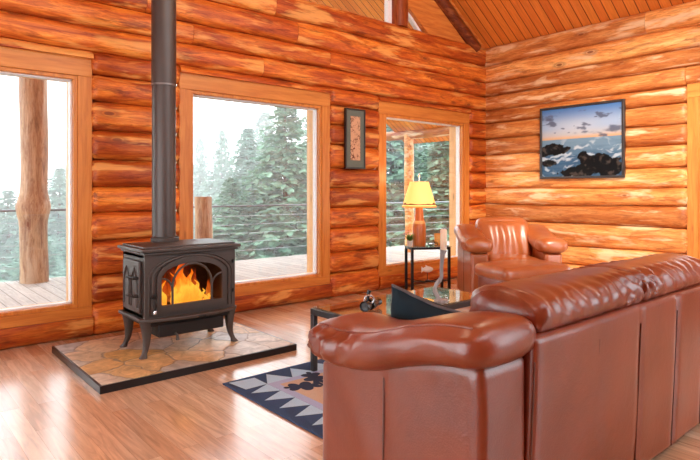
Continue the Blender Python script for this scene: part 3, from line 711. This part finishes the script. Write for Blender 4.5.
# ------------------------------------------------------------------ leather seating
def seat_set(name, label, cat, Wd, n, mat, loc, rz, seams):
    """local: x across, back outer face at y=0, seat faces +y; built at real size, then placed."""
    t = thing(name, label, cat, loc, rz)
    hw = Wd/2; aw = .25 if n > 1 else .185; D = .76; pw = .178 if n > 1 else .132
    iw = hw - aw                        # half inner width
    for s in (-1, 1):                   # padded arm panels
        def fn(q, p, s=s):
            q = q.copy(); out = s*p.x > .6
            if out: q.x -= s*.008*math.exp(-((q.y-.41)/.012)**2)          # vertical seam in the side panel
            top = max(0, q.z-.40)
            q.z -= top/.25*.13*max(0, (q.y-.12)/.64)**1.0                  # slopes down to the front with the pad
            q.x += .006*nz(q.y*6, q.z*5, s*3) ; q.y += .004*nz(q.x*6, q.z*6, 2+s)
            return q
        b = BM(); rbox(b, (s*(hw-aw/2), D/2, .365), (aw, D, .65), .035, 26, (.004,.004,0), fn)
        obj('arm_panel', b, mat, t)
        b = BM(); rings = []; N = 36; M_ = 44   # puffy pad flowing down over the arm
        for i in range(M_+1):
            f = i/M_; y = -.035 + (D+.075)*f
            zc = .745 - .135*(1/(1+math.exp(-(y-.33)/.10))) + .012*math.exp(-((y-.72)/.1)**2)
            endf = min(1, f/.10); endb = min(1, (1-f)/.13)
            k = math.sqrt(max(.0, 1-(1-endf)**2)) if endf < 1 else 1.
            k2 = math.sqrt(max(.0, 1-(1-endb)**2)) if endb < 1 else 1.
            kk = max(.06, min(k, k2)); wd = pw + .018*math.sin(f*PI) + (.012 if f > .75 else 0)
            hz = .074 + .010*f
            sl = math.radians(-4)
            c = Vector((s*(hw-aw/2+.004), y, zc))
            rg_ = ring_se(c, Vector((wd*(.5+.5*kk), 0, 0)), Vector((0, 0, hz*(.35+.65*kk))), 2.7, N)
            out = []
            for j, q in enumerate(rg_):
                dx = (q.x-c.x)*s/wd; dz = (q.z-c.z)/hz
                wr = .011*math.sin(y*75 + 6*nz(y*5, dz*2, s) + dz*1.5)*max(0, min(1, (y-.42)*4))*max(0, dx+.2) if dz < .75 else 0
                wr += .006*nz(y*11, dx*4, dz*4)
                seam_d = abs(dz-.62)
                if dx > .2 and dz > 0: wr -= .006*math.exp(-(seam_d/.07)**2)
                q2 = q + Vector((s*wr, 0, wr*.5)) ; out.append(q2)
            rings.append(out)
        loft(b, rings); pad = obj('arm_pad', b, mat, t, angle=80)
        sm = BM(); P = []
        for r_ in rings[3:-3]:
            c_ = sum(r_, Vector())/len(r_); j_ = round(N*47/360) if s > 0 else N//2-round(N*47/360); P.append(r_[j_]+(r_[j_]-c_).normalized()*.001)
        tube(sm, P, .0036, 6); obj('seam_piping', sm, mat, pad)
    for s in (-1, 1):                   # stitched seams of the side panels
        obj('side_seam', tube(BM(), [(s*(hw+.0005), .40, .05), (s*(hw+.003), .40, .3), (s*(hw+.0005), .40, .56)], .0035, 6), LEA_D, t)
    # back shell with vertical seams
    def fb_(q, p):
        q = q.copy()
        if p.y < -.6:
            for x in seams: q.y += .010*math.exp(-((q.x-x)/.010)**2)
            q.y += .004*nz(q.x*4, q.z*3)
            q.y -= .028*max(0, (q.z-.1)/.64)
        return q
    b = BM(); rbox(b, (0, .09, .385), (2*iw+.004, .18, .70), .02, 60 if n > 1 else 30, (0,.006,0), fb_); obj('back_shell', b, mat, t)
    for x in list(seams)+[-iw, iw]: obj('back_seam', tube(BM(), [(x, .0035, .04), (x, -.0075, .3), (x, -.0225, .66)], .0026, 6), LEA_D, t)
    # rolled headrest, one per seat
    cw = 2*iw/n
    for k in range(n):
        x0 = -iw + cw*k; rings = []; M_ = 90; b = BM()
        for i in range(M_+1):
            f = i/M_; ea, eb = (.055 if n > 1 and k == 0 else .004), (.055 if n > 1 and k == n-1 else .004); x = x0 + ea + (cw-ea-eb)*f; e = min(f, 1-f)
            kk = math.sqrt(max(0, 1-(1-min(1, e/.035))**2)); inner = n > 1 and ((k == 0) == (f > .5)); kk = max(.86 if inner else .6, kk)
            c = Vector((x, .138, .789)); N = 32
            rg_ = ring_se(c, Vector((0, .152*(.72+.28*kk), 0)), Vector((0, 0, .080*(.62+.38*kk))), 2.4, N); out = []
            for q in rg_:
                dz = (q.z-c.z)/.08; dy = (q.y-c.y)/.15
                nearmid = .22 + (.78*math.exp(-((x-.06)/.24)**2) if n > 1 else .2) + .6*math.exp(-(e/.05)**2)*(not inner)
                wr = .012*math.sin(x*74 + 5*nz(x*4, dz*2) + dz*3.)*nearmid*(dz < .9) + .005*nz(x*9, dy*3, dz*3)
                q2 = q + Vector((0, wr*(1 if dy > 0 else -1), wr*.6)); q2.z += .028*max(0, -dy)*(-.4) ; out.append(q2)
            rings.append(out)
        loft(b, rings)
        if n > 1: obj('headrest_roll', b, mat, t, angle=80)
        else: b.free()
        def fc(q, p):
            q = q.copy(); w = .5+.5*p.z
            q.y -= (.10 if n > 1 else .17)*w; u = (q.x-(x0+cw/2))
            wr = .012*math.sin(u*46 + 2.2*nz(q.x*5, q.z*4))*(1-abs(p.z))**.5 if abs(p.z) < 1 else 0
            if p.y > .6: q.y += wr
            return q
        b = BM(); rbox(b, (x0+cw/2, .30, .585), (cw-.01, .20, .32), .07, 22, (0,.055,.0), fc) if n > 1 else rbox(b, (0, .31, .655), (cw+.01, .22, .46), .085, 34, (0,.05,.015), fc); obj('back_cushion', b, mat, t)
        def fs(q, p):
            q = q.copy(); q.z += .008*nz(q.x*7, q.y*7, 4) 
            if p.y > .7: q.z += .006*math.sin(q.x*50)
            return q
        b = BM(); rbox(b, (x0+cw/2, .50, .395 if n == 1 else .36), (cw-.006, .56, .17 if n == 1 else .12), .055, 20, (0,.01,.03), fs); obj('seat_cushion', b, mat, t)
    b = BM(); rbox(b, (0, .43, .18), (2*iw+.01, .60, .25), .02, 8); obj('seat_base', b, mat, t)
    for x in (-hw+.07, hw-.07):
        for y in (.07, D-.08): obj('foot', lathe(BM(), [(.025,0), (.032,.05)], 14, (x, y, 0)), STEEL_B, t)
    return t
seat_set('leather_sofa', 'large brown leather sofa with padded arms, back turned to the viewer', 'sofa', 2.22, 2, LEA, (2.455, .985, 0), 0,
         [-.425, -.065, .325, .69])
cc_ = at(517, 190, 5.83); cc_.z = 0
seat_set('leather_armchair', 'brown leather armchair with puffy sloping arms in the corner by the lamp table', 'armchair', .95, 1, LEA_LIT,
         (cc_.x+.76*math.cos(A), cc_.y+.76*math.sin(A), 0), A+PI/2, [-.15, .15])
ot = thing('leather_ottoman', 'brown leather ottoman in front of the armchair', 'ottoman', (4.70, 2.97, 0), math.radians(-18))
b = BM(); rbox(b, (0, 0, .265), (.71, .46, .33), .04, 14, (.008,.008,0)); obj('body', b, LEA, ot)
b = BM(); rbox(b, (0, 0, .447), (.77, .50, .13), .055, 22, (.006,.006,.022), lambda q, p: q + Vector((0, 0, .006*nz(q.x*8, q.y*8)))); obj('top_cushion', b, LEA_LIT, ot)  # cushion takes the lit copy of the leather
for x in (-.29, .29):
    for y in (-.18, .18): obj('foot', lathe(BM(), [(.022,0), (.028,.10)], 12, (x, y, 0)), STEEL_B, ot)

# pillow leaning on the inside of the sofa's near arm
pl = thing('throw_pillow', 'dark teal velvet throw pillow standing against the near arm of the leather sofa', 'pillow', (1.775, 1.545, .574))
pl.rotation_euler = (math.radians(11), math.radians(-10), math.radians(4))
def pil(q, p):
    u, v = p.y, p.z; ed = max(abs(u), abs(v))
    th = .085*((1-u*u)*(1-v*v))**.42 + .006
    pin = 1 - .09*(1-abs(u*v))*(ed**3)
    q = Vector((p.x*th, u*.215*pin, v*.18*pin)); q.x += .006*nz(u*3, v*3, p.x); return q
b = BM(); t2 = bmesh.new(); bmesh.ops.create_cube(t2, size=2); bmesh.ops.subdivide_edges(t2, edges=t2.edges[:], cuts=18, use_grid_fill=True)
for v in t2.verts: v.co = pil(v.co, v.co.copy())
obj('cover', t2, VELVET, pl); b.free()
P = []
for (u0, v0, u1, v1) in ((-1,-1,1,-1), (1,-1,1,1), (1,1,-1,1), (-1,1,-1,-1)):
    for i in range(16):
        f = i/16; P.append(pil(None, Vector((0, u0+(u1-u0)*f, v0+(v1-v0)*f))))
P.append(P[0]); obj('piping', tube(BM(), [p*1.01 for p in P], .008, 8), PIPING, pl)

# ------------------------------------------------------------------ side table and what stands on it
TR = math.atan2(-.24, .43)
so = Vector((4.865, 4.545, 0)); ux = Vector((math.cos(TR), math.sin(TR), 0)); uy = Vector((-ux.y, ux.x, 0))
TW, TDp, TH = .49, .27, .535
stb = thing('side_table', 'black metal side table with glass top under the lamp between window and armchair', 'side table', so, TR)
b = BM(); e = .030
for x0, x1, y0, y1 in ((0, TW, 0, e), (0, TW, TDp-e, TDp), (0, e, e, TDp-e), (TW-e, TW, e, TDp-e)): box(b, x0, x1, y0, y1, TH-.035, TH-.008)
obj('frame', b, STEEL_B, stb, bevel=.002)
for x in (0, TW-e):
    for y in (0, TDp-e): obj('leg', box(BM(), x, x+e, y, y+e, 0, TH-.035), STEEL_B, stb, bevel=.002)
obj('glass_top', box(BM(), -.012, TW+.012, -.012, TDp+.012, TH-.008, TH), TG, stb, smooth=False)
b = BM()
for p, q in (((.011,.011), (TW-.011,TDp-.011)), ((TW-.011,.011), (.011,TDp-.011))):
    p, q = Vector((*p, .13)), Vector((*q, .13)); tube(b, [p.lerp(q, i/10) + Vector((0,0,-.03*math.sin(PI*i/10))) for i in range(11)], .006, 8)
obj('stretcher', b, STEEL_B, stb)
b = BM(); lathe(b, [(.003,0), (.03,0), (.03,.006), (.003,.006)], 20, (TW/2, TDp/2, .105)); obj('stretcher_disc', b, STEEL_B, stb)
def on_top(u, v, z=TH): return so + ux*u + uy*v + Vector((0, 0, z))
# white fish on a rod
fp = on_top(TW/2, TDp/2, .1125)
fi = thing('fish_figurine', 'white fish figurine on a thin rod under the side table top', 'figurine', fp, TR)
WHITE = plain('white_glaze', (.92,.92,.90), .35, .5)
b = BM(); rings = []
for i in range(17):
    f = i/16; x = -.075+.15*f; h_ = .040*math.sin(PI*min(1, f*1.02+.0))**.7*(1-.25*f) + .002
    if f > .82: h_ = .012 + (f-.82)*.16
    rings.append(ring_se(Vector((-x, 0, .135)), Vector((0, max(.003, h_*.42*(1 if f < .8 else .3)), 0)), Vector((0, 0, h_)), 2, 14))
loft(b, rings); obj('body', b, WHITE, fi)
obj('fin', prism(BM(), [Vector((.02, -.003, .165)), Vector((-.02, -.003, .165)), Vector((-.025, -.003, .19))], Vector((0,.006,0))), WHITE, fi)
tag(obj('rod', tube(BM(), [(0,0,.004), (0,0,.11)], .004, 8), STEEL_B, fi), 'thin dark rod')
obj('base', lathe(BM(), [(.002,0), (.026,0), (.024,.006), (.002,.007)], 18), STEEL_B, fi)
# lamp
lp = on_top(.140, .13); lm = thing('table_lamp', 'turned wooden table lamp with glowing yellow shade on the side table', 'lamp', (lp.x, lp.y, TH+.0005))
WOODL = board_mat('lamp_wood', 'z', [(.40,.10,.022), (.58,.18,.04), (.70,.28,.08)], .3, .5)
obj('base', lathe(BM(), [(.003,0), (.070,0), (.074,.008), (.076,.05), (.076,.17), (.068,.20), (.056,.225), (.048,.27), (.042,.33), (.038,.36), (.012,.365), (.003,.365)], 32), WOODL, lm)
tag(obj('base_band', lathe(BM(), [(.070,.195), (.071,.200), (.0595,.222), (.058,.224)], 32, cap=False), plain('pale_inlay', (.72,.42,.17), .35), lm), 'pale inlaid band')
obj('harp', tube(BM(), [(0,0,.36), (.0,.0,.42), (.035,0,.47), (.04,0,.52), (0,0,.585), (0,0,.60)], .003, 6), CHROME, lm)
SH = emit('lamp_shade_glow', (1.0,.55,.10), .95, (.75,.58,.3))
sh = obj('shade', lathe(BM(), [(.195,.345), (.193,.352), (.110,.565), (.108,.570), (.105,.565), (.190,.349), (.192,.345)], 40, cap=False), SH, lm)
b = BM()                                # brown silhouettes of hills and trees along the shade's lower edge
for k in range(40):
    a0, a1 = 2*PI*k/40, 2*PI*(k+1)/40
    def P_(a, z): r = .195 - (z-.345)*(.195-.109)/.222 + .0015; return Vector((r*math.cos(a), r*math.sin(a), z))
    hA = .372 + .045*abs(nz(k*.7, 3)) ; hB = .372 + .045*abs(nz(((k+1)%40)*.7, 3))
    b.faces.new([b.verts.new(p) for p in (P_(a0, .366), P_(a1, .366), P_(a1, hB), P_(a0, hA))])
tag(obj('shade_motif', b, plain('motif_brown', (.28,.10,.03), .8), sh), 'brown landscape silhouette band')
tag(obj('shade_rim', lathe(BM(), [(.196,.343), (.1975,.345), (.1965,.354), (.195,.354)], 40, cap=False), emit('rim_glow', (1.,.30,.05), .6, (.6,.25,.05)), sh), 'orange rim')
lm.scale = (1.05, 1.05, 1.35)
obj('finial', lathe(BM(), [(.002,.57), (.008,.60), (.004,.61), (.012,.625), (.009,.64), (.002,.648)], 12), CHROME, lm)
obj('bulb', lathe(BM(), [(.004,.40), (.02,.42), (.028,.45), (.02,.475), (.003,.485)], 14), emit('bulb_glow', (1,.75,.4), 6), lm)
# small gilt picture stand, glasses, potted flowers
fr = on_top(.40, .15); fo = thing('photo_stand', 'small gilt picture stand on the side table right of the lamp', 'picture frame', (fr.x, fr.y, TH+.001), TR)
GOLD = plain('gilt', (.70,.30,.05), .35, .5, .3)
b = BM(); M0 = Matrix.Rotation(math.radians(-10), 4, 'X')
for x0, x1, z0, z1 in ((-.055,.055,0,.022), (-.055,.055,.123,.145), (-.055,-.034,.022,.123), (.034,.055,.022,.123)): box(b, x0, x1, -.008, .008, z0, z1, M0)
obj('frame', b, GOLD, fo, bevel=.002)
obj('print', box(BM(), -.035, .035, -.003, .003, .021, .124, M0), plain('faded_print', (.70,.42,.14), .6, .3, 0, .4, 40), fo, smooth=False)
obj('easel_leg', box(BM(), -.01, .01, .02, .028, 0, .10), GOLD, fo)
gp = on_top(.285, .045); gl = thing('eyeglasses', 'folded black eyeglasses lying on the side table between lamp and candle', 'eyeglasses', (gp.x, gp.y, TH+.006), TR)
b = BM()
for cx in (-.034, .034): tube(b, [(cx+.026*math.cos(2*PI*i/18), .004*math.sin(2*PI*i/18), .022+.021*math.sin(2*PI*i/18)) for i in range(19)], .0035, 6)
tube(b, [(-.009,0,.028), (0,-.002,.031), (.009,0,.028)], .003, 6); obj('rim', b, STEEL_B, gl)
for s in (-1, 1): obj('temple', tube(BM(), [(s*.060, 0, .028), (s*.064, .03, .026), (s*.03, .055, .018), (-s*.02, .06, .004)], .003, 6), STEEL_B, gl)
pt = on_top(.012, .10); pf = thing('potted_flowers', 'little pot of pink flowers on the side table left of the lamp', 'potted plant', (pt.x, pt.y, TH+.0005))
obj('pot', lathe(BM(), [(.003,0), (.028,0), (.036,.06), (.038,.066), (.032,.066), (.030,.055), (.003,.055)], 20), plain('pot_white', (.72,.70,.64), .4), pf)
b = BM(); rnd = random.Random(3)
for i in range(60):
    a = rnd.uniform(0, 2*PI); l = rnd.uniform(.04, .075); z = .06 + rnd.uniform(0, .07); d = Vector((math.cos(a), math.sin(a), rnd.uniform(.1, .8))).normalized(); s = Vector((-d.y, d.x, 0)).normalized()
    p = Vector((0, 0, z-.02)); b.faces.new([b.verts.new(q) for q in (p, p+d*l*.6+s*.016, p+d*l, p+d*l*.6-s*.016)])
obj('leaves', b, needle_mat('pot_leaves', (.12,.26,.06), (.25,.42,.12)), pf, smooth=False)
for (dx, dz) in ((-.045, .15), (-.02, .17), (-.065, .135), (0, .14)):
    b = BM(); u = ux*dx
    tube(b, [(0,0,.06), (u.x*.6, u.y*.6, dz*.7), (u.x, u.y, dz)], .002, 5)
    for k in range(6):
        a = 2*PI*k/6; c = Vector((u.x, u.y, dz)); d = Vector((math.cos(a), math.sin(a), .35)); s = Vector((-math.sin(a), math.cos(a), 0))
        b.faces.new([b.verts.new(q) for q in (c, c+d*.022+s*.015, c+d*.036, c+d*.022-s*.015)]).material_index = 1
    obj('flower', b, [needle_mat('flower_stem', (.12,.26,.06), (.2,.35,.1)), plain('pink_petal', (.85,.35,.45), .6)], pf, smooth=False)

# ------------------------------------------------------------------ pictures
# narrow hanging between the windows
wp = thing('framed_scroll', 'tall narrow dark-framed scroll picture on the log wall left of the lamp window', 'picture', (4.237, YW-.085, 1.79))
wp.rotation_euler = (0, math.radians(0), 0)
hw_, hh = .149, .342
b = BM()
for x0, x1, z0, z1 in ((-hw_,hw_,-hh,-hh+.018), (-hw_,hw_,hh-.018,hh), (-hw_,-hw_+.018,-hh+.018,hh-.018), (hw_-.018,hw_,-hh+.018,hh-.018)): box(b, x0, x1, -.022, .012, z0, z1)
obj('frame', b, plain('frame_black', (.02,.018,.016), .35), wp, bevel=.002)
obj('mat_board', box(BM(), -hw_+.016, hw_-.016, -.012, .010, -hh+.016, hh-.016), plain('mat_sage', (.13,.155,.13), .7, .3, 0, .15, 10), wp, smooth=False)
t = NT('scroll_paper'); mp = t.coord((1,1,.8)); n = t.noise(mp, 26, 5, .6, 2.); n3 = t.noise(mp, 9, 2)
c = t.mix(t.ramp(t.math('MULTIPLY', n.outputs[0], t.math('ADD', n3.outputs[0], .5)), [(.52, (0,0,0)), (.6, (1,1,1))]).outputs[0], (.60,.36,.22), (.14,.05,.03))
obj('paper', box(BM(), -.072, .072, -.0145, -.010, -.245, .255), t.bsdf(c, .7, .2), wp, smooth=False)
# seascape on the right wall, colour of the print laid out on a fine grid
sp_ = thing('seascape_picture', 'large black-framed photograph of waves breaking on dark rocks at dusk', 'picture', (XR-.075, 3.441, 1.813), -PI/2)
hw_, hh = .543, .462
b = BM(); e = .028
for x0, x1, z0, z1 in ((-hw_,hw_,-hh,-hh+e), (-hw_,hw_,hh-e,hh), (-hw_,-hw_+e,-hh+e,hh-e), (hw_-e,hw_,-hh+e,hh-e)): box(b, x0, x1, -.03, .02, z0, z1)
obj('frame', b, plain('frame_dark_grey', (.03,.026,.026), .35), sp_, bevel=.003)
def lerp3(a, b, f): f = max(0, min(1, f)); return tuple(x+(y-x)*f for x, y in zip(a, b))
def sm(a, b, x): x = max(0, min(1, (x-a)/(b-a))); return x*x*(3-2*x)
def fbm(x, y, o=4): return sum(nz(x*2**i, y*2**i, i*3.1)/2**i for i in range(o))
def sea(u, v):                          # u to the right, v up, 0..1
    hz = .545
    if v > hz:
        f = (v-hz)/(1-hz)
        c = lerp3((.85,.50,.26), (.62,.60,.62), sm(0, .16, f)); c = lerp3(c, (.42,.56,.80), sm(.10, .4, f)); c = lerp3(c, (.10,.25,.60), sm(.45, 1., f))
        c = lerp3(c, (.80,.84,.90), .45*math.exp(-((u-.45)/.28)**2 - ((f-.35)/.22)**2))
        cl = max(sm(.12, .42, fbm(u*4.5+2, v*11)-1.2*max(0, .75-f)*max(0, .9-abs(u-.3)*2)*.25 - .18), sm(.0, .35, .35-abs(u-.92)*1.1+fbm(u*6, v*14)*.4-abs(f-.18)*2.3), sm(.1, .4, .45-abs(u-.06)*1.8+fbm(u*7, v*9)*.5-abs(f-.78)*2.2))
        for cx, cy, s in ((.28,.34,.05), (.36,.20,.03), (.42,.40,.025), (.73,.72,.05), (.70,.62,.04), (.5,.28,.02), (.17,.22,.03), (.98,.8,.03)):
            cl = max(cl, sm(.25, .75, 1-math.hypot((u-cx)/s, (f-cy)/s*1.3)+.7*fbm(u*20, v*20)))
        return lerp3(c, (.10,.12,.20), .85*cl)
    f = v/hz
    c = lerp3((.05,.14,.27), (.22,.36,.50), sm(.35, 1, f) + .35*fbm(u*3, v*22))
    foam = sm(.10, .5, fbm(u*5+7, v*13+fbm(u*3, v*3)*1.5) + .30*math.exp(-((f-.52)/.2)**2) - .05)
    c = lerp3(c, (.68,.80,.92), foam*.85*(1-.6*sm(.75, 1, f)))
    def rock(cx, cy, w, h, sd): return 1 - math.hypot((u-cx)/w, (v-cy)/h) + .38*fbm(u*9+sd, v*9+sd)
    r = max(rock(.15,.40,.20,.085,1), rock(.70,.17,.27,.15,4), rock(.57,.25,.09,.10,6), rock(.10,.20,.12,.05,9), rock(.45,.06,.22,.07,12), rock(.86,.10,.18,.12,15), rock(.03,.36,.09,.07,17))
    k = sm(.02, .10, r); rc = lerp3((.004,.005,.007), (.09,.07,.06), sm(.1, .7, fbm(u*13, v*13)))
    return lerp3(c, rc, k)
b = BM(); NU, NV = 150, 120; cl = b.verts.layers.float_color.new('print'); iw_, ih_ = hw_-e+.004, hh-e+.004
vv = []
for j in range(NV+1):
    row = []
    for i in range(NU+1):
        u, v = i/NU, j/NV; q = b.verts.new(Vector((-iw_+2*iw_*u, -.012, -ih_+2*ih_*v))); q[cl] = (*[x*.62 for x in sea(u, v)], 1); row.append(q)
    vv.append(row)
for j in range(NV):
    for i in range(NU): b.faces.new((vv[j][i], vv[j][i+1], vv[j+1][i+1], vv[j+1][i]))
t = NT('photo_print'); at_ = t.n('ShaderNodeAttribute', {'attribute_name': 'print'})
obj('print', b, t.bsdf(at_.outputs['Color'], .4, .15), sp_, smooth=False)
obj('backing', box(BM(), -iw_, iw_, -.010, .01, -ih_, ih_), STEEL_B, sp_, smooth=False)

# ------------------------------------------------------------------ light
w = bpy.data.worlds.new('overcast_sky'); sc.world = w; w.use_nodes = True; nt = w.node_tree; nt.nodes.clear()
bg = nt.nodes.new('ShaderNodeBackground'); wo = nt.nodes.new('ShaderNodeOutputWorld'); nt.links.new(bg.outputs[0], wo.inputs[0])
bg.inputs[0].default_value = (.86, .945, 1.0, 1); bg.inputs[1].default_value = 4.6
def lamp(name, kind, loc, energy, col, **kw):
    l = bpy.data.lights.new(name, kind); l.energy = energy; l.color = col
    for k, v in kw.items(): setattr(l, k, v)
    o = bpy.data.objects.new(name, l); link(o); o.location = loc; return o
lamp('table_lamp_light', 'POINT', (lp.x, lp.y, TH+.84), 6, (1,.62,.28), shadow_soft_size=.05)
lamp('table_lamp_light_low', 'POINT', (lp.x, lp.y, TH+.43), 3, (1,.62,.28), shadow_soft_size=.03)

lamp('room_fill_light', 'POINT', (3.9, 2.3, 3.7), 40, (1,.84,.60), shadow_soft_size=.22)  # added warm fill to brighten the room, no fixture here
lamp('room_fill_light', 'POINT', (1.2, 2.3, 3.7), 30, (1,.84,.60), shadow_soft_size=.22)  # second added fill, likewise without a fixture
sl = lamp('wall_fill_spot', 'SPOT', (4.0, 1.2, 3.5), 800, (1,.90,.76), shadow_soft_size=.12, spot_size=math.radians(62), spot_blend=.9)  # added unseen spot that brightens the lower right wall
sl.rotation_euler = (Vector((6.8, 3.0, .9))-Vector((4.0, 1.2, 3.5))).to_track_quat('-Z', 'Y').to_euler()

# ------------------------------------------------------------------ camera
cd = bpy.data.cameras.new('camera'); cam = bpy.data.objects.new('camera', cd); link(cam)
cam.location = (0, 0, H); cam.rotation_euler = (PI/2, 0, A-PI/2)
cd.sensor_fit = 'HORIZONTAL'; cd.sensor_width = 36; cd.lens = F_PX/700*36
cd.shift_x = 0; cd.shift_y = -(230-CY)/700; cd.clip_start = .05; cd.clip_end = 300
sc.camera = cam
sc.view_settings.view_transform = 'Standard'; sc.view_settings.look = 'None'; sc.view_settings.exposure = 0.15; sc.view_settings.gamma = 1; sc.view_settings.use_curve_mapping = False
cy = sc.cycles; cy.use_denoising = True; cy.max_bounces = 10; cy.diffuse_bounces = 5; cy.glossy_bounces = 4; cy.transparent_max_bounces = 16; cy.volume_bounces = 2; cy.sample_clamp_indirect = 6; cy.caustics_reflective = False; cy.caustics_refractive = False
try: cy.denoiser = 'OPENIMAGEDENOISE'
except Exception: pass
